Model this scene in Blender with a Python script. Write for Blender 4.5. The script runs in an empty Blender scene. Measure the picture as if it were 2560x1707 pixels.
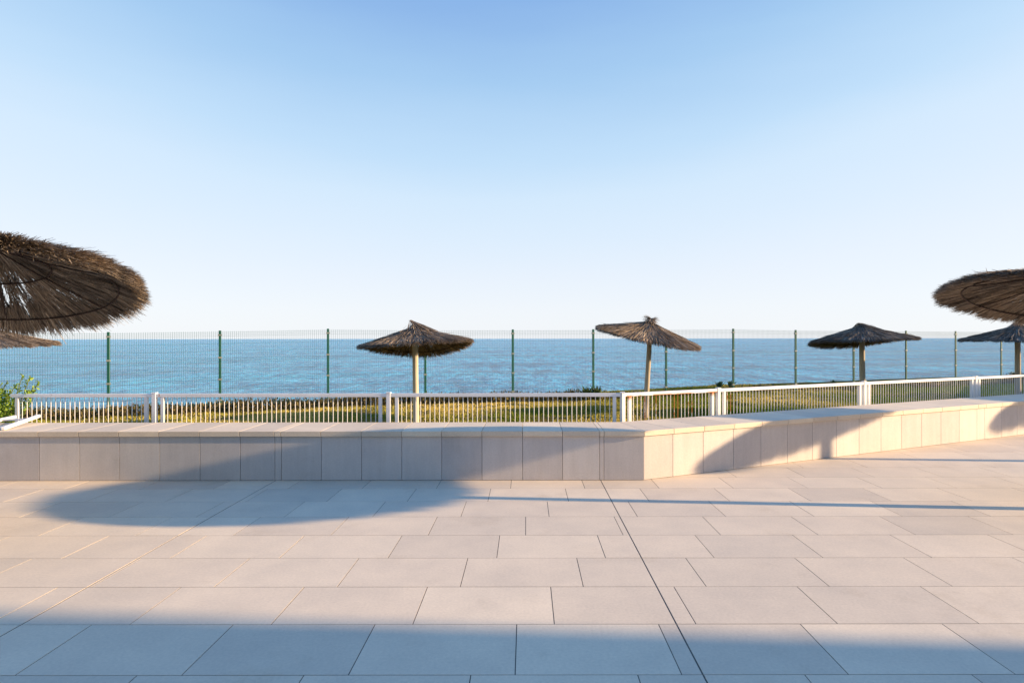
import bpy, math, random
from mathutils import Vector, Matrix, noise as mn
R_ = math.radians
C = bpy.context.scene.collection
sc = bpy.context.scene

# ---------------------------------------------------------------- camera
F = 1558.0            # focal length in photo pixels (photo 2560 wide)
H = 1.517             # eye height
cam_d = bpy.data.cameras.new("camera"); cam = bpy.data.objects.new("camera", cam_d); C.objects.link(cam)
cam_d.sensor_width = 36.0; cam_d.lens = F / 2560 * 36
cam_d.shift_x = -35 / 2560; cam_d.shift_y = -7.2 / 2560
cam_d.clip_start = 0.05; cam_d.clip_end = 90000
cam.rotation_euler = (R_(90), R_(0.07), 0)
cam.location = (0, 0, H)
sc.camera = cam

def P(x, y, Y):        # photo pixel at depth Y -> world point
    return Vector(((x - 1315) / F * Y, Y, H - (y - 846 - (x - 1315) * .0012) / F * Y))

# ---------------------------------------------------------------- world and sun
EXPO = 1.17
EL = 13.6; AZ = 94.0   # sun height; azimuth clockwise from the viewing direction
w = bpy.data.worlds.new("World"); sc.world = w; w.use_nodes = True
nt = w.node_tree; nt.nodes.clear()
out = nt.nodes.new("ShaderNodeOutputWorld"); bg = nt.nodes.new("ShaderNodeBackground")
sky = nt.nodes.new("ShaderNodeTexSky"); sky.sky_type = 'NISHITA'; sky.sun_disc = False
sky.sun_elevation = R_(EL); sky.sun_rotation = R_(AZ)
sky.air_density = 1.0; sky.dust_density = 0.3; sky.ozone_density = 2.0; sky.altitude = 0
bg.inputs['Strength'].default_value = 0.15
# hazy seaside sky: the Nishita sky blended with the measured pale-horizon gradient (depends on direction only)
tcw = nt.nodes.new("ShaderNodeTexCoord"); sp = nt.nodes.new("ShaderNodeSeparateXYZ"); nt.links.new(tcw.outputs['Generated'], sp.inputs[0])
cr = nt.nodes.new("ShaderNodeValToRGB"); 
def wm(op, a, b_):
    n_ = nt.nodes.new("ShaderNodeMath"); n_.operation = op
    for i_, v_ in enumerate((a, b_)):
        if isinstance(v_, (int, float)): n_.inputs[i_].default_value = v_
        else: nt.links.new(v_, n_.inputs[i_])
    return n_.outputs[0]
x2 = wm('MULTIPLY', wm('MULTIPLY', sp.outputs['X'], sp.outputs['X']), .72)      # the haze climbs towards the sides, most towards the sun
fz = wm('SUBTRACT', wm('SUBTRACT', 1.0, x2), wm('MULTIPLY', sp.outputs['X'], .10))
wn_ = nt.nodes.new("ShaderNodeTexNoise"); wn_.inputs['Scale'].default_value = 2.2; wn_.inputs['Detail'].default_value = 4
mpw = nt.nodes.new("ShaderNodeMapping"); mpw.inputs['Scale'].default_value = (1, 1, 5); nt.links.new(tcw.outputs['Generated'], mpw.inputs[0]); nt.links.new(mpw.outputs[0], wn_.inputs['Vector'])
fz = wm('ADD', fz, wm('MULTIPLY', wm('SUBTRACT', wn_.outputs[0], .5), .16))
nt.links.new(wm('MULTIPLY', sp.outputs['Z'], fz), cr.inputs[0])
stops = [(0, (.86, .90, .965)), (.0423, (.855, .895, .97)), (.0933, (.81, .87, .97)), (.156, (.735, .845, .975)), (.217, (.67, .82, .975)), (.275, (.545, .745, .956)),
         (.383, (.385, .61, .888)), (.471, (.27, .475, .823)), (.62, (.12, .36, .92)), (.85, (.04, .33, 1.0)), (1.0, (.03, .31, 1.0))]
e = cr.color_ramp.elements
e[0].position, e[0].color = stops[0][0], (*stops[0][1], 1); e[1].position, e[1].color = stops[-1][0], (*stops[-1][1], 1)
for p_, c_ in stops[1:-1]:
    k_ = e.new(p_); k_.color = (*c_, 1)
vm = nt.nodes.new("ShaderNodeVectorMath"); vm.operation = 'SCALE'; vm.inputs['Scale'].default_value = 1 / (.15 * 2 ** EXPO)
nt.links.new(cr.outputs[0], vm.inputs[0])
mxw = nt.nodes.new("ShaderNodeMix"); mxw.data_type = 'RGBA'; mxw.inputs[0].default_value = .94
nt.links.new(sky.outputs[0], mxw.inputs[6]); nt.links.new(vm.outputs[0], mxw.inputs[7])
nt.links.new(mxw.outputs[2], bg.inputs['Color']); nt.links.new(bg.outputs[0], out.inputs[0])
sun_d = bpy.data.lights.new("sun", 'SUN'); sun = bpy.data.objects.new("sun", sun_d); C.objects.link(sun)
sun_d.energy = 5.0; sun_d.angle = R_(0.65); sun_d.color = (1.0, 0.72, 0.44)
sd = Vector((math.sin(R_(AZ)) * math.cos(R_(EL)), math.cos(R_(AZ)) * math.cos(R_(EL)), math.sin(R_(EL))))
sun.rotation_euler = sd.to_track_quat('Z', 'Y').to_euler(); sun.location = (20, 0, 20)
sc.view_settings.view_transform = 'Standard'; sc.view_settings.look = 'None'
sc.view_settings.exposure = EXPO; sc.view_settings.gamma = 1.0

# ---------------------------------------------------------------- helpers
def mat(name, rough=.6, spec=.3):
    m = bpy.data.materials.new(name); m.use_nodes = True
    b = m.node_tree.nodes['Principled BSDF']
    b.inputs['Roughness'].default_value = rough; b.inputs['Specular IOR Level'].default_value = spec
    return m, m.node_tree, b
def N(t, kind, **kw):
    n = t.nodes.new(kind)
    for k, v in kw.items():
        if k in n.inputs: n.inputs[k].default_value = v
        else: setattr(n, k, v)
    return n
def noise_n(t, scale, vec=None, detail=4, rough=.55, stretch=None):
    tc = N(t, 'ShaderNodeTexCoord'); src = tc.outputs['Object']
    if stretch:
        mp = N(t, 'ShaderNodeMapping'); mp.inputs['Scale'].default_value = stretch
        t.links.new(src, mp.inputs[0]); src = mp.outputs[0]
    n = N(t, 'ShaderNodeTexNoise', Scale=scale, Detail=detail, Roughness=rough)
    t.links.new(src, n.inputs['Vector']); return n
def ramp(t, src, stops):
    r = N(t, 'ShaderNodeValToRGB'); e = r.color_ramp.elements
    e[0].position, e[0].color = stops[0][0], (*stops[0][1], 1)
    e[1].position, e[1].color = stops[-1][0], (*stops[-1][1], 1)
    for p, c in stops[1:-1]:
        k = e.new(p); k.color = (*c, 1)
    t.links.new(src, r.inputs[0]); return r
def mix(t, a, b, fac, mode='MIX'):
    m = N(t, 'ShaderNodeMix', data_type='RGBA', blend_type=mode)
    for v, s in ((fac, 0), (a, 6), (b, 7)):
        if isinstance(v, bpy.types.NodeSocket): t.links.new(v, m.inputs[s])
        elif s == 0: m.inputs[0].default_value = v
        else: m.inputs[s].default_value = (*v, 1)
    return m.outputs[2]
def bump(t, b, src, strength, dist=.01):
    n = N(t, 'ShaderNodeBump', Strength=strength, Distance=dist)
    t.links.new(src, n.inputs['Height']); t.links.new(n.outputs[0], b.inputs['Normal']); return n
def attr(t, name='tint'):
    return N(t, 'ShaderNodeAttribute', attribute_name=name)

class MB:
    def __init__(s): s.v = []; s.f = []; s.t = []
    def face(s, pts, tint=.5):
        i = len(s.v); s.v += [tuple(p) for p in pts]; s.f.append(tuple(range(i, i + len(pts)))); s.t.append(tint)
    def box(s, x0, x1, y0, y1, z0, z1, tint=.5, M=None):
        i = len(s.v)
        ps = [Vector((x, y, z)) for z in (z0, z1) for x, y in ((x0, y0), (x1, y0), (x1, y1), (x0, y1))]
        if M is not None: ps = [M @ p for p in ps]
        s.v += [tuple(p) for p in ps]
        for q in ((3, 2, 1, 0), (4, 5, 6, 7), (0, 1, 5, 4), (1, 2, 6, 5), (2, 3, 7, 6), (3, 0, 4, 7)):
            s.f.append(tuple(i + k for k in q)); s.t.append(tint)
    def prism(s, poly, z0, z1, tint=.5):
        n = len(poly); i = len(s.v)
        s.v += [(p[0], p[1], z0) for p in poly] + [(p[0], p[1], z1) for p in poly]
        s.f.append(tuple(i + n - 1 - k for k in range(n))); s.t.append(tint)
        s.f.append(tuple(i + n + k for k in range(n))); s.t.append(tint)
        for k in range(n):
            l = (k + 1) % n; s.f.append((i + k, i + l, i + n + l, i + n + k)); s.t.append(tint)
    def tube(s, pts, rad, seg=8, closed=False, tint=.5, cap=True):
        pts = [Vector(p) for p in pts]; n = len(pts); base = len(s.v)
        rads = rad if isinstance(rad, (list, tuple)) else [rad] * n
        for k, p in enumerate(pts):
            if closed: d = pts[(k + 1) % n] - pts[k - 1]
            else: d = pts[min(k + 1, n - 1)] - pts[max(k - 1, 0)]
            d.normalize()
            up = Vector((0, 0, 1)) if abs(d.z) < .9 else Vector((1, 0, 0))
            a = d.cross(up).normalized(); b = a.cross(d).normalized()
            for j in range(seg):
                th = 2 * math.pi * (j + .5) / seg
                s.v.append(tuple(p + (a * math.cos(th) + b * math.sin(th)) * rads[k]))
        for k in range(n if closed else n - 1):
            q = (k + 1) % n
            for j in range(seg):
                l = (j + 1) % seg
                s.f.append((base + k * seg + j, base + q * seg + j, base + q * seg + l, base + k * seg + l)); s.t.append(tint)
        if cap and not closed:
            s.f.append(tuple(base + j for j in range(seg))); s.t.append(tint)
            s.f.append(tuple(base + (n - 1) * seg + j for j in reversed(range(seg)))); s.t.append(tint)
    def build(s, name, m, parent=None, smooth=False):
        me = bpy.data.meshes.new(name); me.from_pydata(s.v, [], s.f); me.update()
        a = me.attributes.new('tint', 'FLOAT', 'FACE'); a.data.foreach_set('value', s.t)
        if smooth: me.polygons.foreach_set('use_smooth', [True] * len(me.polygons))
        me.materials.append(m)
        o = bpy.data.objects.new(name, me); C.objects.link(o)
        if parent: o.parent = parent
        return o
def tag(o, label=None, cat=None, group=None, kind=None):
    for k, v in (('label', label), ('category', cat), ('group', group), ('kind', kind)):
        if v: o[k] = v
    return o
def empty(name, loc=(0, 0, 0)):
    o = bpy.data.objects.new(name, None); C.objects.link(o); o.location = loc; o.empty_display_size = .2
    return o
def bevel(o, wdt, seg=2):
    m = o.modifiers.new('bevel', 'BEVEL'); m.width = wdt; m.segments = seg; m.limit_method = 'ANGLE'
    return o

# ---------------------------------------------------------------- materials
def stone(name, base, warm, joint=False):
    m, t, b = mat(name, .7, .18)
    n1 = noise_n(t, 2.2, detail=6, rough=.65); n2 = noise_n(t, 60, detail=3, rough=.6); n3 = noise_n(t, .55, detail=3)
    c = mix(t, base, warm, n3.outputs[0])
    r1 = ramp(t, n1.outputs[0], [(.3, (.90, .90, .91)), (.7, (1.05, 1.04, 1.03))])
    c = mix(t, c, r1.outputs[0], 1, 'MULTIPLY')
    r2 = ramp(t, n2.outputs[0], [(.3, (.93, .93, .93)), (.7, (1.05, 1.05, 1.05))])
    c = mix(t, c, r2.outputs[0], 1, 'MULTIPLY')
    at = attr(t); r3 = ramp(t, at.outputs['Fac'], [(0, (.86, .865, .88)), (.5, (.97, .965, .96)), (1, (1.03, 1.03, 1.02))])
    c = mix(t, c, r3.outputs[0], 1, 'MULTIPLY')
    n4 = noise_n(t, 1.3, detail=8, rough=.75)       # faint worn stains
    r4 = ramp(t, n4.outputs[0], [(.56, (1, 1, 1)), (.70, (.91, .895, .87))])
    c = mix(t, c, r4.outputs[0], 1, 'MULTIPLY')
    if joint:         # faint vertical run marks on upright slabs
        n5 = noise_n(t, 14, detail=3, rough=.6, stretch=(1, 1, .06)); r5 = ramp(t, n5.outputs[0], [(.35, (.965, .96, .95)), (.65, (1.02, 1.02, 1.02))])
        c = mix(t, c, r5.outputs[0], 1, 'MULTIPLY')
    t.links.new(c, b.inputs['Base Color'])
    rr = N(t, 'ShaderNodeMapRange'); rr.inputs['To Min'].default_value = .6; rr.inputs['To Max'].default_value = .8
    t.links.new(n1.outputs[0], rr.inputs[0]); t.links.new(rr.outputs[0], b.inputs['Roughness'])
    bump(t, b, n2.outputs[0], .12, .002)
    return m
M_tile = stone('paving_stone', (.71, .60, .46), (.73, .61, .45))
M_wall = stone('wall_stone', (.60, .55, .51), (.61, .555, .50), True)
def plain(name, col, rough=.6, spec=.3, var=.12, scale=6, bs=0, metal=0):
    m, t, b = mat(name, rough, spec)
    n = noise_n(t, scale, detail=5)
    r = ramp(t, n.outputs[0], [(.3, tuple(c * (1 - var) for c in col)), (.7, tuple(c * (1 + var) for c in col))])
    t.links.new(r.outputs[0], b.inputs['Base Color']); b.inputs['Metallic'].default_value = metal
    if bs: bump(t, b, n.outputs[0], bs, .01)
    return m
M_joint = plain('joint_mortar', (.15, .135, .115), .95, 0)
M_core = plain('concrete_core', (.33, .31, .28), .9)
M_green = plain('green_powder_coat', (.008, .085, .055), .4, .5, .1)
M_wire = plain('green_wire', (.02, .11, .09), .5, .4, .1)
M_galv = plain('zinc_clip', (.25, .27, .25), .45, .5)
def white_paint(name, rusty=0, band=None):
    m, t, b = mat(name, .4, .45)
    n = noise_n(t, 3, detail=4); c = ramp(t, n.outputs[0], [(.3, (.70, .69, .67)), (.7, (.78, .77, .76))]).outputs[0]
    n2 = noise_n(t, 7, detail=7, rough=.7, stretch=(.6, .6, .45) if band else (1, 1, .45))
    lo = .66 - rusty * .2
    r = ramp(t, n2.outputs[0], [(lo, (0, 0, 0)), (lo + .07, (1, 1, 1))]); f = r.outputs[0]
    if band:      # rust gathers along the lower edge of the rail
        tc = N(t, 'ShaderNodeTexCoord'); sx = N(t, 'ShaderNodeSeparateXYZ'); t.links.new(tc.outputs['Object'], sx.inputs[0])
        mr = N(t, 'ShaderNodeMapRange'); mr.inputs['From Min'].default_value = band + .018; mr.inputs['From Max'].default_value = band + .004
        t.links.new(sx.outputs['Z'], mr.inputs[0]); ml = N(t, 'ShaderNodeMath', operation='MULTIPLY')
        m3 = N(t, 'ShaderNodeMapRange'); m3.inputs['From Min'].default_value = band - .06; m3.inputs['From Max'].default_value = band - .01
        t.links.new(sx.outputs['Z'], m3.inputs[0]); mm = N(t, 'ShaderNodeMath', operation='MULTIPLY')
        t.links.new(m3.outputs[0], mm.inputs[0]); t.links.new(f, mm.inputs[1]); f = mm.outputs[0]
        t.links.new(mr.outputs[0], ml.inputs[0]); t.links.new(f, ml.inputs[1]); f = ml.outputs[0]
    c = mix(t, c, (.42, .16, .04), f)
    t.links.new(c, b.inputs['Base Color']); return m
M_white = white_paint('white_paint'); M_rust = white_paint('rusty_white_paint', 1)
M_rustb = None
def thatch_mat(name, dark, mid, light):
    m, t, b = mat(name, .85, .12)
    at = attr(t)
    r = ramp(t, at.outputs['Fac'], [(0, dark), (.5, mid), (1, light)])
    n = noise_n(t, 3.5, detail=4); r2 = ramp(t, n.outputs[0], [(.3, (.72, .74, .78)), (.7, (1.2, 1.16, 1.1))])
    c = mix(t, r.outputs[0], r2.outputs[0], 1, 'MULTIPLY')
    t.links.new(c, b.inputs['Base Color'])
    tr = N(t, 'ShaderNodeBsdfTranslucent'); t.links.new(c, tr.inputs[0])
    ms = N(t, 'ShaderNodeMixShader'); ms.inputs[0].default_value = .12
    o = t.nodes['Material Output']
    t.links.new(b.outputs[0], ms.inputs[1]); t.links.new(tr.outputs[0], ms.inputs[2]); t.links.new(ms.outputs[0], o.inputs[0])
    return m
M_th = thatch_mat('dry_thatch', (.075, .056, .042), (.25, .195, .145), (.55, .445, .33))
M_thg = thatch_mat('grey_thatch', (.055, .047, .042), (.19, .16, .13), (.46, .39, .31))
def wood_mat(name, a, bcol):
    m, t, b = mat(name, .75, .2)
    n = noise_n(t, 7, detail=6, rough=.65, stretch=(6, 6, .35))
    r = ramp(t, n.outputs[0], [(.3, a), (.7, bcol)]); t.links.new(r.outputs[0], b.inputs['Base Color'])
    bump(t, b, n.outputs[0], .3, .004); return m
M_pole = wood_mat('weathered_pole', (.30, .25, .18), (.50, .44, .34))
M_pole_g = wood_mat('bleached_pole', (.36, .33, .25), (.58, .54, .42))
M_iron = plain('rusty_hoop_iron', (.035, .018, .012), .8)
def leaf_mat(name, dark, light, tr_=.25, sp=.3):
    m, t, b = mat(name, .6, sp); at = attr(t)
    r = ramp(t, at.outputs['Fac'], [(0, dark), (1, light)]); t.links.new(r.outputs[0], b.inputs['Base Color'])
    tr = N(t, 'ShaderNodeBsdfTranslucent'); t.links.new(r.outputs[0], tr.inputs[0])
    ms = N(t, 'ShaderNodeMixShader'); ms.inputs[0].default_value = tr_
    o = t.nodes['Material Output']
    t.links.new(b.outputs[0], ms.inputs[1]); t.links.new(tr.outputs[0], ms.inputs[2]); t.links.new(ms.outputs[0], o.inputs[0])
    return m
M_leaf = leaf_mat('shrub_leaf', (.05, .13, .012), (.30, .42, .05), .35)
M_hedge = leaf_mat('coast_scrub_leaf', (.035, .032, .014), (.20, .155, .055), .2, .1)
M_agave = leaf_mat('agave_leaf', (.02, .05, .02), (.08, .12, .045), .1, .1)
M_blade = leaf_mat('grass_blade', (.11, .17, .010), (.62, .48, .13), .2, 0)
M_stem = plain('green_stem', (.12, .14, .04), .7)

# ---------------------------------------------------------------- terrace
TA = math.tan(R_(25.4)); ca, sa = math.cos(R_(25.4)), math.sin(R_(25.4))
CX, CY = 1.262, 6.676          # inner corner of the bench wall at the ground
def wall_line(x, off=0.0):     # depth of the wall's front at x (off = metres behind the front)
    if x < CX - off * math.tan(R_(12.7)): return CY + off
    return CY + off / ca + (x - CX) * TA
def clip(poly, nx, ny, d):     # keep nx*x + ny*y <= d
    o = []
    for k in range(len(poly)):
        a, b = poly[k], poly[(k + 1) % len(poly)]
        da, db = nx * a[0] + ny * a[1] - d, nx * b[0] + ny * b[1] - d
        if da <= 0: o.append(a)
        if da * db < 0:
            q = da / (da - db); o.append((a[0] + (b[0] - a[0]) * q, a[1] + (b[1] - a[1]) * q))
    return o
rnd = random.Random(4)
mb = MB(); G = .0026
TW = .7535; cuts = (-14.0, -2.688, .798, 4.29, 7.78, 11.27)
for k in range(-26, 30):
    y0 = 3.315 + .5 * k; y1 = y0 + .5
    off = (.149 + .2 * k) % TW
    xs = [off + TW * j for j in range(-20, 34)]
    for j in range(len(xs) - 1):
        segs = [(xs[j], xs[j + 1])]
        tint = rnd.random()
        for c in cuts[1:3]:
            if xs[j] < c < xs[j + 1]: segs = [(xs[j], c - .0018), (c + .0018, xs[j + 1])]
        for a, b in segs:
            if b - a < .006: continue
            poly = [(a + G, y0 + G), (b - G, y0 + G), (b - G, y1 - G), (a + G, y1 - G)]
            if y1 > 6.9:
                if a < CX and y0 > 6.9: continue
                if a >= CX - .6:
                    poly = clip(poly, -sa, ca, -sa * CX + ca * (CY + .2))
                    if len(poly) < 3: continue
                    mx = min(p[0] for p in poly)
                    if y0 > 6.9 and mx < CX: poly = clip(poly, -1, 0, -CX)
                    if len(poly) < 3: continue
                else: continue
            z = rnd.uniform(-.0003, .0003)
            mb.prism(poly, -.03, z, tint)
tag(mb.build('terrace_paving', M_tile), kind='structure')
mb = MB()
poly = [(-15, -10), (25.5, -10), (25.5, wall_line(25.5, .15)), (CX, CY + .15), (-15, CY + .15)]
mb.prism(poly, -.3, -.0017)
tag(mb.build('terrace_bed', M_joint), kind='structure')

# ---------------------------------------------------------------- bench wall
wall = tag(empty('bench_wall', (CX, CY, 0)), 'low wall clad in large pale beige slabs, bending towards the right behind the terrace', 'wall')
Wm = Matrix.Translation((CX, CY, 0)); Wi = Wm.inverted()
FT = .018; CT = .53; CB = .472; OV = .022; DEP = .70
px = [98, 198.8, 298.7, 399, 499.7, 600.5, 686.8, 703.2, 802.9, 903.6, 1004, 1104, 1204.6, 1305.9, 1405.8, 1498.7, 1509.6]
jx = [(p - 1315) / F * 6.676 for p in px]
while jx[0] > -14: jx.insert(0, jx[0] - .4302)
jx = [j - CX for j in jx] + [0.0]
ts = [.230, .4846, .7509, 1.0063, 1.265, 1.5223, 1.7797, 2.0367, 2.2955, 2.5496, 2.8079, 3.0682, 3.3252, 3.5835, 3.70]
js = [t_ * H / .9035 for t_ in ts]
while js[-1] < 24: js.append(js[-1] + .4317)
js = [0.0] + js
DM = Matrix.Rotation(R_(25.4), 4, 'Z')
TB = math.tan(R_(12.7))
g = .0022
rnd = random.Random(9)
fac = MB(); cop = MB()
for a, b in zip(jx[:-1], jx[1:]):
    t_ = rnd.random(); wd = .7 if b - a < .1 else 1
    fac.box(a + g, b - g, 0, FT, .004, CB, t_ * wd)
    a2, b2 = a + (.0 if a else 0), b
    t_ = rnd.random()
    # coping slab, mitred at the bend
    xe0 = b2 + (OV * TB if b == 0 else -g); xe1 = b2 + (-DEP * TB if b == 0 else -g)
    if b == 0: cop.prism([(a2 + g, -OV), (xe0 - .001, -OV), (xe1 - .001, DEP), (a2 + g, DEP)], CB + .002, CT, t_)
    else: cop.prism([(a2 + g, -OV), (xe0, -OV), (xe1, DEP), (a2 + g, DEP)], CB + .002, CT, t_)
fac_l = bevel(fac.build('wall_cladding', M_wall, wall), .0015, 1); cop_l = bevel(cop.build('coping', M_tile, wall), .003, 2)
fac = MB(); cop = MB()
for a, b in zip(js[:-1], js[1:]):
    t_ = rnd.random()
    fac.box(a + (g if a else .001), b - g, 0, FT, .004, CB, t_, DM)
    t_ = rnd.random()
    s0 = OV * TB if a == 0 else g; s1 = -DEP * TB if a == 0 else g
    s0, s1 = (-s0 + .001, -s1 + .001 - 2 * 0) if a == 0 else (s0, s1)
    q = [(a + s0, -OV), (b - g, -OV), (b - g, DEP), (a + s1, DEP)]
    q = [tuple((DM @ Vector((x, y, 0)))[:2]) for x, y in q]
    cop.prism(q, CB + .002, CT, t_)
bevel(fac.build('wall_cladding', M_wall, wall), .0015, 1); bevel(cop.build('coping', M_tile, wall), .003, 2)
core = MB()
def dm(x, y): return tuple((DM @ Vector((x, y, 0)))[:2])
core.prism([(-18, FT + .004), (-(FT + .004) * TB, FT + .004), (-(DEP - .03) * TB, DEP - .03), (-18, DEP - .03)], -.6, CB - .002)
core.prism([dm((FT + .004) * TB + .002, FT + .004), dm(24, FT + .004), dm(24, DEP - .03), dm((DEP - .03) * TB + .002, DEP - .03)], -.6, CB - .003)
core.build('wall_core', M_core, wall)

# ---------------------------------------------------------------- lawn, cliff, sea
def terrain_edge(x):
    pts = [(-90, -40), (-40, 4), (-20, 13.0), (-12, 15.9), (-7, 17.9), (-4.6, 18.6), (0, 19.8), (4.73, 22.7), (8.05, 24.3), (12, 26), (16.5, 27.6), (22, 30), (40, 38), (90, 55)]
    for (xa, ya), (xb, yb) in zip(pts[:-1], pts[1:]):
        if x <= xb: return ya + (yb - ya) * (x - xa) / (xb - xa)
    return pts[-1][1]
def gz(x, y):
    z = -.37 + .045 * mn.noise(Vector((x * .35, y * .35, 0))) + .02 * mn.noise(Vector((x * 1.7, y * 1.7, 3)))
    z += .07 * max(0, min(1, (x + 3) / 10)) - .05 * max(0, min(1, (-x - 4) / 6))
    return z
mb = MB(); nu, nv = 260, 70
us = [-60 + 140 * k / nu for k in range(nu + 1)]
for v in range(nv + 1):
    for x in us:
        inner = wall_line(x, .45); e = terrain_edge(x) + .35 * mn.noise(Vector((x * .5, 0, 7)))
        if e < inner + .5: inner = e - .5
        y = inner + (e - inner) * v / nv
        mb.v.append((x, y, gz(x, y)))
for k, (dz, dy) in enumerate(((-.25, .25), (-1.2, .5), (-3, 1.8), (-6.5, 4))):
    for x in us:
        e = terrain_edge(x) + .35 * mn.noise(Vector((x * .5, 0, 7)))
        mb.v.append((x, e + dy + .3 * mn.noise(Vector((x * .9, k * 3, 1))), -.37 + dz))
n1 = nu + 1
for v in range(nv + 4):
    for u in range(nu):
        mb.f.append((v * n1 + u, v * n1 + u + 1, (v + 1) * n1 + u + 1, (v + 1) * n1 + u)); mb.t.append(.5)
m, t, b = mat('dry_lawn', 1.0, 0)
na = noise_n(t, .35, detail=5, rough=.6); nb = noise_n(t, 9, detail=6, rough=.7); nc = noise_n(t, 1.1, detail=6, rough=.7)
tcl = N(t, 'ShaderNodeTexCoord'); sxl = N(t, 'ShaderNodeSeparateXYZ'); t.links.new(tcl.outputs['Object'], sxl.inputs[0])
gl = N(t, 'ShaderNodeMapRange'); gl.inputs['From Min'].default_value = -6; gl.inputs['From Max'].default_value = 12; gl.inputs['To Min'].default_value = -.12; gl.inputs['To Max'].default_value = .14
t.links.new(sxl.outputs['X'], gl.inputs[0]); al = N(t, 'ShaderNodeMath', operation='ADD'); t.links.new(gl.outputs[0], al.inputs[0]); t.links.new(na.outputs[0], al.inputs[1])
c1 = ramp(t, al.outputs[0], [(.38, (.20, .15, .045)), (.60, (.05, .065, .010))]).outputs[0]
c2 = ramp(t, nb.outputs[0], [(.25, (.45, .42, .38)), (.75, (1.4, 1.35, 1.25))]).outputs[0]
c = mix(t, c1, c2, 1, 'MULTIPLY')
r3 = ramp(t, nc.outputs[0], [(.56, (0, 0, 0)), (.66, (1, 1, 1))])
c = mix(t, c, (.20, .15, .08), r3.outputs[0])
t.links.new(c, b.inputs['Base Color']); bump(t, b, nb.outputs[0], .8, .05)
M_lawn = m
tag(mb.build('lawn', M_lawn, smooth=True), kind='structure')
# the land the terrace stands on, carried back behind the viewer
mb = MB(); mb.prism([(-90, -90), (110, -90), (110, 20), (26, 16), (2, 7.1), (-90, 7.1)], -8, -.65)
tag(mb.build('land', M_lawn), kind='structure')

# grass blades
rnd = random.Random(77); mb = MB()
cnt = 0
while cnt < 190000:
    y = 8.5 + 16.0 * rnd.random() ** .95; x = y * rnd.uniform(-.86, .82)
    if y < wall_line(x, .85) or y > terrain_edge(x) - .1: continue
    if mn.noise(Vector((x * 1.3, y * 1.3, 9))) + rnd.uniform(-.5, .5) < -.15: continue
    z = gz(x, y) - .01; h = rnd.uniform(.018, .05) * (1 + y * .02); a = rnd.uniform(0, 6.28); wd = rnd.uniform(.008, .018)
    dx, dy = math.cos(a) * wd, math.sin(a) * wd
    lx, ly = rnd.gauss(0, .018), rnd.gauss(0, .018)
    dry = mn.noise(Vector((x * .3, y * .3, 5))) - x * .035
    mb.face([(x - dx, y - dy, z), (x + dx, y + dy, z), (x + lx, y + ly, z + h)], max(0, min(1, .5 + dry + rnd.uniform(-.3, .3))))
    cnt += 1
tag(mb.build('grass', M_blade), kind='stuff')

# sea
m, t, b = mat('sea_water', .2, .32)
b.inputs['IOR'].default_value = 1.33
big = noise_n(t, .010, detail=5, rough=.65, stretch=(.25, 1, 1))
c = ramp(t, big.outputs[0], [(.3, (.03, .43, .68)), (.7, (.07, .58, .86))]).outputs[0]
for sc_, st_, lo_, hi_ in ((.8, (1.5, .55, 1), .40, .60), (.22, (1.6, .35, 1), .40, .60), (.05, (.7, .7, 1), .34, .58)):   # light and dark of the chop painted into the colour, plus wind-ruffled patches
    sp_ = noise_n(t, sc_, detail=5, rough=.7, stretch=st_)
    r_ = ramp(t, sp_.outputs[0], [(lo_, (.40, .50, .58)), (hi_, (1.2, 1.12, 1.08))]); c = mix(t, c, r_.outputs[0], 1, 'MULTIPLY')
t.links.new(c, b.inputs['Base Color'])
last = None
for sc_, ds_, st_ in ((.004, 16, .8), (.02, 4, .9), (.09, 2.6, 1.2), (.4, 1.1, 1.4), (1.6, .4, 1.4)):
    n_ = noise_n(t, sc_, detail=4, rough=.6, stretch=(st_, 1, 1))
    bn = N(t, 'ShaderNodeBump', Strength=1, Distance=ds_); t.links.new(n_.outputs[0], bn.inputs['Height'])
    if last: t.links.new(last.outputs[0], bn.inputs['Normal'])
    last = bn
t.links.new(last.outputs[0], b.inputs['Normal'])
mb = MB(); mb.face([(-60000, -60000, -5), (60000, -60000, -5), (60000, 60000, -5), (-60000, 60000, -5)])
tag(mb.build('sea', m), kind='structure')

# ---------------------------------------------------------------- green mesh fence
fx = [271, 550, 820, 1063, 1282, 1483, 1665, 1833, 1989, 2134, 2265, 2389, 2503]
fy = [15.65, 16.6, 17.35, 18.0, 18.6, 19.25, 19.9, 20.65, 21.4, 22.1, 22.9, 23.75, 24.55]
ftop = [827, 824, 820, 822.5, 823, 823, 823, 822.5, 826, 827, 828.5, 830, 831]
posts = [((x - 1315) / F * y, y, P(x, ty, y).z) for x, y, ty in zip(fx, fy, ftop)]
posts = [(-12.85, 14.75, 1.69)] + posts + [(21.2, 25.4, 1.78), (23.6, 26.2, 1.78)]
fence = tag(empty('mesh_fence', (posts[1][0], posts[1][1], gz(*posts[1][:2]))), 'green welded wire fence on tall green posts between the lawn and the sea', 'fence')
fo = Vector(fence.location)
for k, (x, y, z1) in enumerate(posts):
    z0 = gz(x, y) - .15
    q = MB(); q.box(-.03, .03, -.02, .02, z0 - fo.z, z1 - fo.z, M=Matrix.Translation((x - fo.x, y - fo.y, 0)) @ Matrix.Rotation(.3, 4, 'Z'))
    po = bevel(q.build('fence_post', M_green, fence), .004, 1)
    for zz in (.12, .72, 1.3, 1.85):
        q = MB(); q.box(-.045, .045, -.03, .03, z1 - zz - .02 - fo.z, z1 - zz + .02 - fo.z, M=Matrix.Translation((x - fo.x, y - fo.y, 0)) @ Matrix.Rotation(.3, 4, 'Z'))
        q.build('post_clip', M_galv, po)
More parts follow.
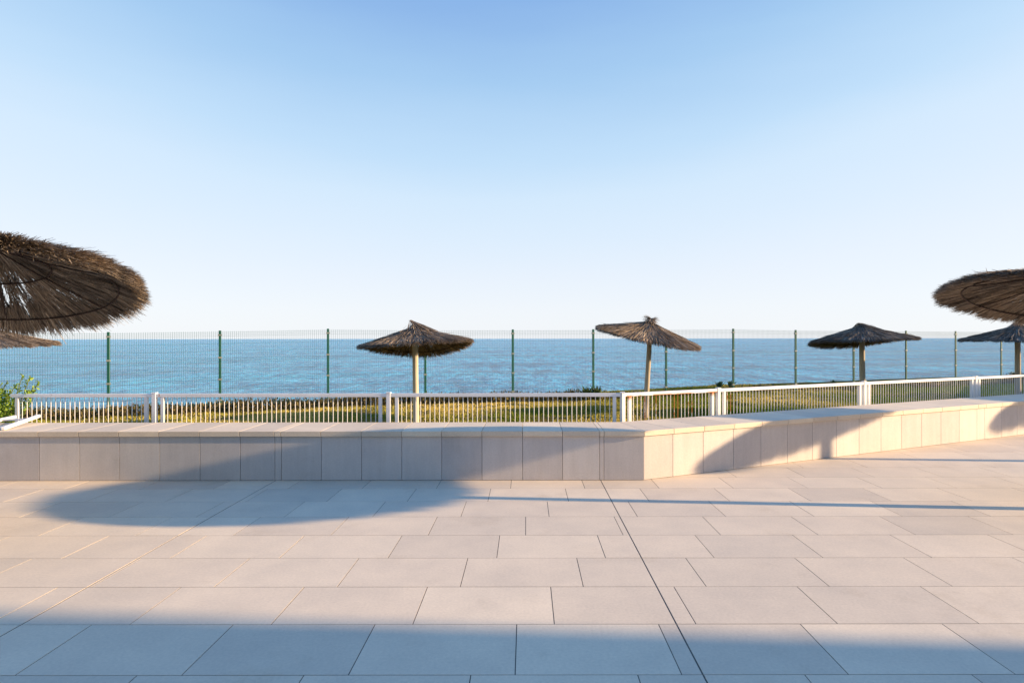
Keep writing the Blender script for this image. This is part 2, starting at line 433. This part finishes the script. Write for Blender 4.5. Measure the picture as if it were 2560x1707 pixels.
for (xa, ya, za), (xb, yb, zb) in zip(posts[:-1], posts[1:]):
    q = MB(); A = Vector((xa, ya, 0)); B = Vector((xb, yb, 0)); L = (B - A).length; d = (B - A) / L
    nrm = Vector((-d.y, d.x, 0))
    n = int(L / .05); zt0, zt1 = za - .02, zb - .02
    def wr(p0, p1, r): q.tube([p0 - fo, p1 - fo], r, 4, cap=False)
    for i in range(1, n):
        s = i / n; p = A + (B - A) * s; top = zt0 + (zt1 - zt0) * s
        wr(Vector((p.x, p.y, top - 2.0)), Vector((p.x, p.y, top)), .0028)
    for h in (0.03, .08, .13, .33, .53, .73, .78, .83, 1.03, 1.23, 1.28, 1.33, 1.53, 1.73, 1.93):
        off = nrm * (-.03 if h in (.08, .78, 1.28) else 0)
        wr(A + off + Vector((0, 0, zt0 - h)), B + off + Vector((0, 0, zt1 - h)), .0028)
    q.build('mesh_panel', M_wire, fence)

# ---------------------------------------------------------------- white railing
RY = 7.55; RT = .856; RB = .52; RX = 1.17
rail = tag(empty('railing', (RX, RY, gz(RX, RY + .2))), 'white painted metal railing with thin upright bars running behind the low wall', 'railing')
ro = Vector(rail.location)
def runpt(s):   # s < 0 along the straight part, s > 0 along the slanted part
    return Vector((RX + s, RY, 0)) if s <= 0 else Vector((RX + s * ca, RY + s * sa, 0))
def raildir(s): return Matrix.Identity(4) if s <= 0 else Matrix.Rotation(R_(25.4), 4, 'Z')
def rbox(q, s, w_, d_, z0, z1, neg=None):
    mt = Matrix.Translation(runpt(s) - ro) @ raildir(s if neg is None else neg)
    q.box(-w_ / 2, w_ / 2, -d_ / 2, d_ / 2, z0, z1, rnd.random(), M=mt)
pst = [-7.43, -5.67, -2.835, 0.0, 1.50, 4.36, 7.19, 10.0, 12.8, 15.6]
for s in pst[1:]:
    q = MB(); rbox(q, s, .05, .05, -.4, RT + .004, neg=(1 if s == 0 else None))
    po = bevel(q.build('railing_post', M_white, rail), .003, 1)
    q = MB(); rbox(q, s, .056, .056, RT + .0045, RT + .014); q.build('post_cap', M_white, po)
M_rustb = white_paint('rust_edged_white_paint', 1, RT - .042 - ro.z)
rnd = random.Random(21)
for k, (s0, s1) in enumerate(zip(pst[:-1], pst[1:])):
    q = MB(); a, b = s0 + .10, s1 - .10
    
    rust = (k == 3 or k == 4)
    mid = (a + b) / 2; mt = Matrix.Translation(runpt(mid) - ro) @ raildir(mid); L = (b - a) + .148
    q.box(-L / 2, L / 2, -.02, .02, RT - .042, RT, M=mt)
    q.box(-(b - a) / 2, (b - a) / 2, -.014, .014, -.24, -.21, M=mt)
    rbox(q, a, .04, .036, -.36, RT - .043); rbox(q, b, .04, .036, -.36, RT - .043)
    pn = bevel(q.build('railing_panel', M_rustb if k == 3 else M_white, rail), .002, 1)
    if k == 3: pn['label'] = 'short railing panel with rust stains under its top rail'
    bars = [MB(), MB()]; n = int((b - a) / .0563)
    for i in range(1, n):
        s = a + (b - a) * i / n
        r = 1 if (k == 3 and .12 < i / n < .75 and rnd.random() < .55) or (k == 4 and i < 3) else 0
        q = bars[r]
        mt = Matrix.Translation(runpt(s) - ro)
        dx = rnd.gauss(0, .0012)
        q.tube([(mt @ Vector((dx, 0, -.21))), (mt @ Vector((0, 0, RT - .043)))], .0048, 6, cap=False)
    bars[0].build('upright_bars', M_white, pn, smooth=True)
    if bars[1].v:
        o = bars[1].build('upright_bars', M_rust, pn, smooth=True); o['label'] = 'thin bars streaked with orange rust'

# ---------------------------------------------------------------- thatched parasols
def canopy_geo(R, Hc, n, seed, T, wst, Ls, gaps=(), rimj=.05, sag=.5, inner=.05, jit=1.0, droop=0):
    """radial straw strips laid over a shallow cone, clumped and ragged at the rim"""
    rnd = random.Random(seed); q = MB()
    def prof(r): u = r / R; return Hc * ((1 - u) * .86 + .14 * (1 - u) ** 4)
    def rim(th): return R * (1 + rimj * mn.noise(Vector((math.cos(th) * 7, math.sin(th) * 7, seed))) + rimj * .55 * mn.noise(Vector((math.cos(th) * 26, math.sin(th) * 26, seed + 9))))
    for i in range(n):
        th = rnd.uniform(0, 2 * math.pi)
        u = rnd.random()
        top = rnd.random()                     # layer in the thickness: 0 under, 1 top
        if rnd.random() < .30 + .1 * jit: r1 = rim(th) * (1 + rnd.gauss(-.012, .014))
        else: r1 = R * math.sqrt(u * .97 + .03)
        L = rnd.uniform(*Ls); r0 = max(inner, r1 - L)
        bad = False
        th1 = th + rnd.gauss(0, .04 * jit) * (R / max(r1, .3)) * .6
        for g0, gw, ga, gb in gaps:
            dth = (th - g0 + math.pi) % (2 * math.pi) - math.pi
            dt1 = (th1 - g0 + math.pi) % (2 * math.pi) - math.pi
            if (abs(dth) < gw * .72 or abs(dt1) < gw * .72 or dth * dt1 < 0 and abs(dth - dt1) < 1) and r1 > ga * R and r0 < gb * R:
                if r1 > gb * R or rnd.random() < .03: r0 = max(r0, gb * R - rnd.random() * .03)
                else: r1 = ga * R
                if r1 - r0 < .06: bad = True
        if bad: continue
        Tt = T * (.55 + .45 * min(1, r1 / (R * .5))) * (1 + .35 * mn.noise(Vector((math.cos(th) * 5, math.sin(th) * 5, r1 * 4 + seed))))
        z0 = prof(r0) + (top * .6) * Tt + .004; z1 = prof(r1) + top * Tt + rnd.gauss(0, .007 * jit)
        edge = max(0, (r1 - .9 * R) / (.1 * R))
        z1 -= edge * rnd.uniform(0, .04) * sag * (1 + .6 * mn.noise(Vector((math.cos(th) * 15, math.sin(th) * 15, seed + 2))))
        if rnd.random() < .004: z1 += rnd.uniform(.01, .06)      # strays
        w = wst * rnd.uniform(.5, 1.4); tw = rnd.uniform(-1.2, 1.2)
        p0 = Vector((r0 * math.cos(th), r0 * math.sin(th), z0)); p2 = Vector((r1 * math.cos(th1), r1 * math.sin(th1), z1))
        pm = (p0 + p2) * .5 + Vector((0, 0, rnd.uniform(-.006, .010)))
        side = Vector((-math.sin(th), math.cos(th), 0)) * math.cos(tw) + Vector((0, 0, 1)) * math.sin(tw) * .8
        s = side * w * .5; b = len(q.v)
        q.v += [tuple(p0 - s * .7), tuple(p0 + s * .7), tuple(pm + s), tuple(pm - s), tuple(p2 + s * .35), tuple(p2 - s * .35)]
        clump = .5 + .32 * mn.noise(Vector((math.cos(th) * 9, math.sin(th) * 9, seed + r1 * 3)))
        tt = max(0, min(1, clump + rnd.gauss(0, .2)))
        q.f += [(b, b + 1, b + 2, b + 3), (b + 3, b + 2, b + 4, b + 5)]; q.t += [tt, tt]
    if droop: q.v = [(x, y, z - droop * max(0, y / R) ** 1.4) for x, y, z in q.v]
    return q
def disc_matrix(c, a, b):
    nrm = Vector((-a, -b, 1)).normalized()
    x = Vector((1, 0, a)).normalized(); y = nrm.cross(x); x = y.cross(nrm)
    Mx = Matrix((x, y, nrm)).transposed().to_4x4(); Mx.translation = c
    return Mx
def apply(q, Mx):
    q.v = [tuple(Mx @ Vector(p)) for p in q.v]
def parasol(label, x, y, zg, z0, a, b, R, Hc, n, seed, T, wst, Ls, group, gaps=(), cap='low', pr=.06, base=None, mt=None, pm=None, rimj=.05, sag=.5, jit=1.0, droop=0, detail=True, foot=(0, 0)):
    mt = mt or M_th; pm = pm or M_pole
    D = disc_matrix(Vector((x, y, z0)), a, b); apex = D @ Vector((0, 0, Hc))
    bx, by = (base if base else (apex.x + foot[0], apex.y + foot[1]))
    root = tag(empty('thatched_parasol', (bx, by, zg)), label, 'parasol', group)
    O = Matrix.Translation((-bx, -by, -zg))
    q = canopy_geo(R, Hc, n, seed, T, wst, Ls, gaps, rimj, sag, jit=jit, droop=droop); apply(q, O @ D)
    cn = q.build('thatch_canopy', mt, root)
    # pole
    q = MB(); t0 = Vector((bx, by, zg - .1)); t1 = apex + Vector((0, 0, T * .3)); K = 9; pts = []; rad = []
    for k in range(K):
        u = k / (K - 1); p = t0.lerp(t1, u); p += Vector((mn.noise(Vector((u * 2, seed, 0))), mn.noise(Vector((u * 2, seed, 4))), 0)) * .015
        pts.append(O @ p); rad.append(pr * (1.06 - .14 * u + .03 * mn.noise(Vector((u * 5, seed, 8)))))
    q.tube(pts, rad, 14); q.build('pole', pm, root, smooth=True)
    # iron hoops and ribs below the thatch
    if detail:
        for rr in (.36, .80):
            q = MB(); zz = Hc * ((1 - rr) * .86 + .14 * (1 - rr) ** 4) - .012
            wob = [(rr * R + .012 * mn.noise(Vector((math.cos(i * .131) * 3, math.sin(i * .131) * 3, seed)))) for i in range(48)]
            q.tube([O @ D @ Vector((wob[i] * math.cos(i * math.tau / 48), wob[i] * math.sin(i * math.tau / 48), zz - droop * max(0, rr * math.sin(i * math.tau / 48)) ** 1.4)) for i in range(48)], .007, 6, closed=True)
            q.build('hoop', M_iron, root, smooth=True)
        for k in range(6):
            th = k * math.tau / 6 + seed * .37; q = MB()
            q.tube([O @ D @ Vector((r * R * math.cos(th), r * R * math.sin(th), Hc * ((1 - r) * .86 + .14 * (1 - r) ** 4) - .022 - droop * max(0, r * math.sin(th)) ** 1.4)) for r in (.03, .3, .6, .80)], .0055, 6)
            q.build('rib', M_iron, root, smooth=True)
    # cap tuft
    q = MB(); rnd = random.Random(seed + 5)
    nt_ = 520
    for i in range(nt_):
        th = rnd.uniform(0, math.tau); r1 = rnd.uniform(.10, .20); h0 = .05 + rnd.uniform(0, .03); h1 = rnd.uniform(-.045, .0)
        if cap == 'crown':
            lob = max(0, math.cos(th * 2 + .3)); r1 = rnd.uniform(.07, .23); h1 = -.02 + (.06 + .13 * lob) * rnd.random() ** .6
        p0 = Vector((rnd.gauss(0, .02), rnd.gauss(0, .02), Hc + h0 - .03 + T * .5)); p2 = Vector((r1 * math.cos(th), r1 * math.sin(th), Hc - r1 * Hc / R + h1 + T * .8))
        if cap in ('flap', 'hook') and i % 3:       # straw swept up past the pole into a raised edge
            up = .10 if cap == 'flap' else .02; a_ = rnd.gauss(0, .75); ra = rnd.uniform(.15, .5)
            p0 = Vector((ra * math.cos(a_), ra * math.sin(a_), Hc * (1 - ra / R) + T * .75))
            k_ = rnd.random() ** .6; p2 = Vector((-.02 - .07 * k_ + rnd.gauss(0, .015), rnd.gauss(0, .07) * (1.2 - k_), Hc + T + up * k_ + rnd.gauss(0, .008)))
        elif cap != 'crown': p2.z = min(p2.z, p0.z + .02)
        sv = Vector((-math.sin(th), math.cos(th), rnd.uniform(-.5, .5))) * .5 * max(wst, .008)
        pm_ = (p0 + p2) / 2 + Vector((0, 0, .015)); b_ = len(q.v)
        q.v += [tuple(p0 - sv), tuple(p0 + sv), tuple(pm_ + sv), tuple(pm_ - sv), tuple(p2 + sv * .4), tuple(p2 - sv * .4)]
        tt = max(0, min(1, rnd.gauss(.5, .22)))
        q.f += [(b_, b_ + 1, b_ + 2, b_ + 3), (b_ + 3, b_ + 2, b_ + 4, b_ + 5)]; q.t += [tt, tt]
    apply(q, O @ D); q.build('thatch_cap', mt, root)
    return root
GT = 'thatched parasols standing on the terrace'; GL = 'thatched parasols standing on the lawn'
pi = math.pi
gapsL = []
rg = random.Random(12)
for th, gw, ga, gb in ((1.27, .014, .62, 1.2), (1.52, .010, .30, .66), (1.66, .012, .66, .95), (.72, .012, .72, 1.2), (1.02, .010, .80, 1.2), (1.86, .016, .30, .62), (1.98, .012, .55, .85),
                       (2.12, .016, .35, .70), (2.26, .012, .30, .55), (1.76, .009, .75, 1.0), (2.36, .012, .6, .9), (2.55, .014, .3, .6), (1.40, .008, .55, .8), (2.75, .012, .5, .8), (1.14, .008, .7, 1.0), (-2.3, .014, .4, .7)):
    gapsL.append((th, gw, ga, gb))
parasol('large frayed brown parasol at the left edge, its torn underside letting the light through', -4.30, 5.0, 0, 1.865, .155, -.215, 1.08, .44, 38000, 3, .12, 0.0065, (.11, .36), GT, gaps=gapsL, rimj=.05, pr=.055, base=(-4.75, 5.15), sag=1.3, jit=1.7, droop=.02)
parasol('large dense brown parasol at the right edge, its left side tipped up', 4.95, 5.58, 0, 1.80, -.20, -.08, 1.09, .36, 28000, 8, .055, .0075, (.12, .38), GT, gaps=[(2.05, .012, .8, 1.2), (1.75, .01, .82, 1.2), (2.5, .008, .4, .7), (2.9, .007, .5, .75)], rimj=.04, pr=.055, base=(4.95, 5.50), jit=1.5)
parasol('thatched parasol out of view casting its round shadow on the slanted wall', 9.22, 7.48, 0, 1.75, .0, -.02, 1.03, .42, 12000, 14, .06, .012, (.25, .5), GT, base=(9.22, 7.49), rimj=.02, sag=.2, jit=.5, detail=False)
parasol('thatched parasol out of view shading the far right end of the wall', 13.8, 10.1, 0, 1.75, .0, -.02, 1.2, .42, 7000, 15, .08, .012, (.25, .5), GT, base=(13.8, 10.1), detail=False)
parasol('parasol on a bleached pale pole with a torn flap sticking up at its tip', -2.33, 13.2, gz(-2.3, 13.2), 1.385, .06, .0, 1.22, .37, 14000, 21, .06, .010, (.18, .45), GL, cap='flap', pr=.063, pm=M_pole_g, sag=.8, rimj=.04, droop=.31, foot=(.02, 0))
parasol('leaning parasol with a ragged crown, its thatch sagging down to the right', 2.80, 14.4, gz(2.8, 14.4), 1.51, -.185, .14, 1.22, .38, 14000, 22, .07, .010, (.18, .45), GL, cap='crown', pr=.058, rimj=.05, foot=(-.13, 0))
parasol('evenly spread dark grey parasol behind the right-hand stretch of railing', 8.36, 15.5, gz(8.4, 15.5), 1.45, .035, .0, 1.23, .36, 14000, 23, .06, .010, (.18, .45), GL, cap='hook', pr=.066, mt=M_thg, sag=.8, rimj=.035, droop=.23, foot=(.03, 0))
parasol('dark shaded parasol half hidden under the big one at the right edge', 11.42, 14.5, gz(11.4, 14.5), 1.43, 0.0, 0.02, 1.14, .37, 12000, 24, .05, .011, (.18, .45), GL, pr=.06, mt=M_thg, foot=(.03, 0))
parasol('sunlit tan parasol peeping in at the left edge below the frayed one', -10.06, 11.5, gz(-10.1, 11.5), 1.375, .0, .05, 1.18, .36, 14000, 25, .05, .009, (.15, .4), GL, pr=.06)
parasol('thatched parasol out of view near the right end of the lawn', 18.3, 14.0, gz(18.3, 14.0), 1.45, .0, .0, 1.25, .42, 6000, 26, .07, .015, (.25, .55), GL, pr=.06, detail=False)
parasol('thatched parasol out of view in the far right corner of the lawn', 20.5, 18.6, gz(20.5, 18.6), 1.45, .0, .0, 1.25, .42, 6000, 27, .07, .015, (.25, .55), GL, pr=.06, detail=False)

# ---------------------------------------------------------------- shrubs
def leafcloud(q, rnd, c, r, n, size, tlo=.1, thi=1.0):
    for i in range(n):
        d = Vector((rnd.gauss(0, 1), rnd.gauss(0, 1), rnd.gauss(0, 1))).normalized() * r * rnd.random() ** .4
        leaf(q, rnd, c + d, Vector((rnd.gauss(0, 1), rnd.gauss(0, 1), rnd.gauss(.5, 1))).normalized(), size * rnd.uniform(.6, 1.3), rnd.uniform(tlo, thi))
def leaf(q, rnd, p, d, L, t_):
    s = d.cross(Vector((rnd.gauss(0, 1), rnd.gauss(0, 1), rnd.gauss(0, 1)))).normalized() * L * .24
    b = len(q.v); m_ = p + d * L * .6
    q.v += [tuple(p), tuple(m_ + s), tuple(p + d * L), tuple(m_ - s)]
    q.f.append((b, b + 1, b + 2, b + 3)); q.t.append(t_)
rnd = random.Random(31)
sh = tag(empty('coastal_shrub', (-6.75, 7.75, -.35)), 'bright green leafy shrub at the left end of the white railing', 'shrub')
so = Vector(sh.location); q = MB(); st = MB()
for k in range(60):
    c = Vector((rnd.uniform(-7.2, -6.34), rnd.uniform(7.42, 7.95), rnd.uniform(.1, .80)))
    c.x -= max(0, c.z - .6) * .8 + .04
    leafcloud(q, rnd, c - so, .13, 130, .045)
for k in range(16):
    c = Vector((rnd.uniform(-6.6, -6.3), rnd.uniform(7.33, 7.46), rnd.uniform(.52, .86)))
    leafcloud(q, rnd, c - so, .09, 110, .04)
for (tx, ty, d_) in ((56, 934, 7.6), (76, 936, 7.7), (96, 949, 7.65), (18, 949, 7.7), (2, 957, 7.6), (70, 975, 7.55), (40, 958, 7.8), (-20, 940, 7.7), (84, 962, 7.7)):
    tip = P(tx, ty, d_); root_ = Vector((tip.x - .34 + rnd.gauss(0, .04), 7.72, .45)); pts = []
    for i in range(9):
        u = i / 8; p = root_.lerp(tip, u); p.z -= .06 * math.sin(u * pi) ; pts.append(p - so)
    st.tube(pts, [.007 - .0004 * i for i in range(9)], 5)
    for i in range(70):
        u = rnd.uniform(.25, 1) ** .8; j = min(7, int(u * 8)); p = pts[j].lerp(pts[j + 1], u * 8 - j)
        d = (pts[8] - pts[6]).normalized() * .6 + Vector((rnd.gauss(0, 1), rnd.gauss(0, 1), rnd.gauss(0, 1))).normalized()
        leaf(q, rnd, p, d.normalized(), rnd.uniform(.035, .055), rnd.uniform(.3, .8) if u < .85 else 1)
q.build('foliage', M_leaf, sh); st.build('stem', M_stem, sh)

# low scrub along the fence
rnd = random.Random(5); q = MB()
x = -20.0
while x < 24:
    e = terrain_edge(x)
    fy_ = None
    for (xa, ya, _), (xb, yb, _) in zip(posts[:-1], posts[1:]):
        if xa <= x <= xb: fy_ = ya + (yb - ya) * (x - xa) / (xb - xa)
    if fy_ is None: fy_ = e - .6
    hh = .20 + .12 * mn.noise(Vector((x * .6, 0, 2)))
    if x > 2.2: hh *= .45 if x < 6.5 else .8
    for k in range(2):
        yy = min(fy_ + rnd.uniform(-.25, .55), e + .1)
        zz = gz(x, yy)
        dens = 42 if x < 2.5 else (30 if mn.noise(Vector((x * .9, 5, 5))) > .12 else 5)
        for i in range(dens):
            p = Vector((x + rnd.gauss(0, .12), yy + rnd.gauss(0, .14), zz + hh * rnd.random() ** .8 * rnd.uniform(.6, 1.15)))
            leaf(q, rnd, p, Vector((rnd.gauss(0, .6), rnd.gauss(0, .6), 1)).normalized(), rnd.uniform(.05, .10), rnd.random())
    x += .075
tag(q.build('ground_cover', M_hedge), kind='stuff')

# spiky plants against the sea
def agave(px_, py_, Y, size, label, n=26):
    p = P(px_, py_, Y); z = gz(p.x, p.y)
    rt = tag(empty('agave', (p.x, p.y, z)), label, 'plant', 'spiky plants at the edge of the lawn')
    q = MB(); hgt = p.z - z; r2 = random.Random(int(px_))
    for i in range(n):
        a = r2.uniform(0, math.tau); el = r2.uniform(.85, 1.5); L = hgt * r2.uniform(.75, 1.05) / max(.6, math.sin(el)); L = min(L, hgt * 1.25)
        d = Vector((math.cos(a) * math.cos(el), math.sin(a) * math.cos(el), math.sin(el)))
        s = Vector((-math.sin(a), math.cos(a), 0)) * size
        up = d.cross(s).normalized() * size * .35
        b = len(q.v); m_ = d * L * .5
        q.v += [tuple(-s * .7), tuple(-up * .5), tuple(s * .7), tuple(m_ - s + up), tuple(m_ - up * .4), tuple(m_ + s + up), tuple(d * L + Vector((0, 0, -.02)))]
        t_ = r2.random()
        for f_ in ((0, 1, 4, 3), (1, 2, 5, 4), (3, 4, 6), (4, 5, 6)): q.f.append(tuple(b + k for k in f_)); q.t.append(t_)
    q.build('leaves', M_agave, rt)
agave(1468, 962, 18.9, .05, 'spiky plant left of the fence post under the leaning parasol')
agave(1493, 960, 18.9, .05, 'spiky plant right of the fence post under the leaning parasol')
agave(1799, 952, 22.3, .055, 'upright spiky plant farther left of two beside the fence post')
agave(1826, 951, 22.4, .06, 'dense spiky plant against the fence post right of the leaning parasol')
agave(2083, 949, 23.7, .05, 'small spiky plant left of the evenly spread grey parasol', 12)

# ---------------------------------------------------------------- white metal frame lying on the wall
fr = tag(empty('metal_frame', (-5.75, 7.0, CT)), 'white metal frame lying on the wall top below the green shrub', 'frame')
q0 = Vector(fr.location)
def bar(name, a, b, w_=.03):
    q = MB(); a = Vector(a) - q0; b = Vector(b) - q0; q.tube([a, b], w_ * .7, 4); return bevel(q.build(name, M_white, fr), .003, 1)
bar('side_bar', (-5.66, 6.74, CT + .022), (-5.80, 7.42, CT + .075), .036)
bar('side_bar', (-6.14, 6.80, CT + .022), (-6.08, 7.42, CT + .065), .036)
bar('cross_bar', (-5.66, 6.77, CT + .024), (-6.9, 6.83, CT + .024), .03)
bar('cross_bar', (-5.76, 7.22, CT + .060), (-6.09, 7.24, CT + .05), .022)

# ---------------------------------------------------------------- apartment building behind and to the right (casts the near shade)
M_plas = plain('render_plaster', (.62, .56, .48), .85, .1, .05, 2)
M_glass = plain('window_glass', (.03, .04, .05), .1, .6)
bl = tag(empty('apartment_building', (21.5, 1.77, 0)), 'plastered apartment block out of view whose corner shades the near paving', 'building')
bl.rotation_euler.z = R_(-4.4)
q = MB(); q.box(0, 12, -18, 0, -.3, 9.5); q.build('wall', M_plas, bl)
q = MB(); q.box(-52, -.4, -24, -18.5, -.3, 6.2); q.build('wall', M_plas, bl)  # unseen rear wing, added to cut the blue sky fill on the bench wall
q = MB(); q.box(-52.1, -.13, -24.1, -18.4, 6.202, 6.4); q.build('roof', M_plas, bl)
q = MB(); q.box(-.12, 12.12, -18.1, -.01, 9.502, 9.7); q.build('roof', M_plas, bl)
for fl in range(3):
    for k in range(4):
        q = MB(); y = -16.6 + k * 4.2; q.box(-.03, .05, y, y + 1.6, .9 + fl * 3.1, 2.5 + fl * 3.1); q.build('window', M_glass, bl)
    for k in range(12):
        q = MB(); x = -50 + k * 4.1; q.box(x, x + 1.8, -18.55, -18.47, .3 + fl * 3.1, 2.5 + fl * 3.1)
        if fl < 2: q.build('window', M_glass, bl)
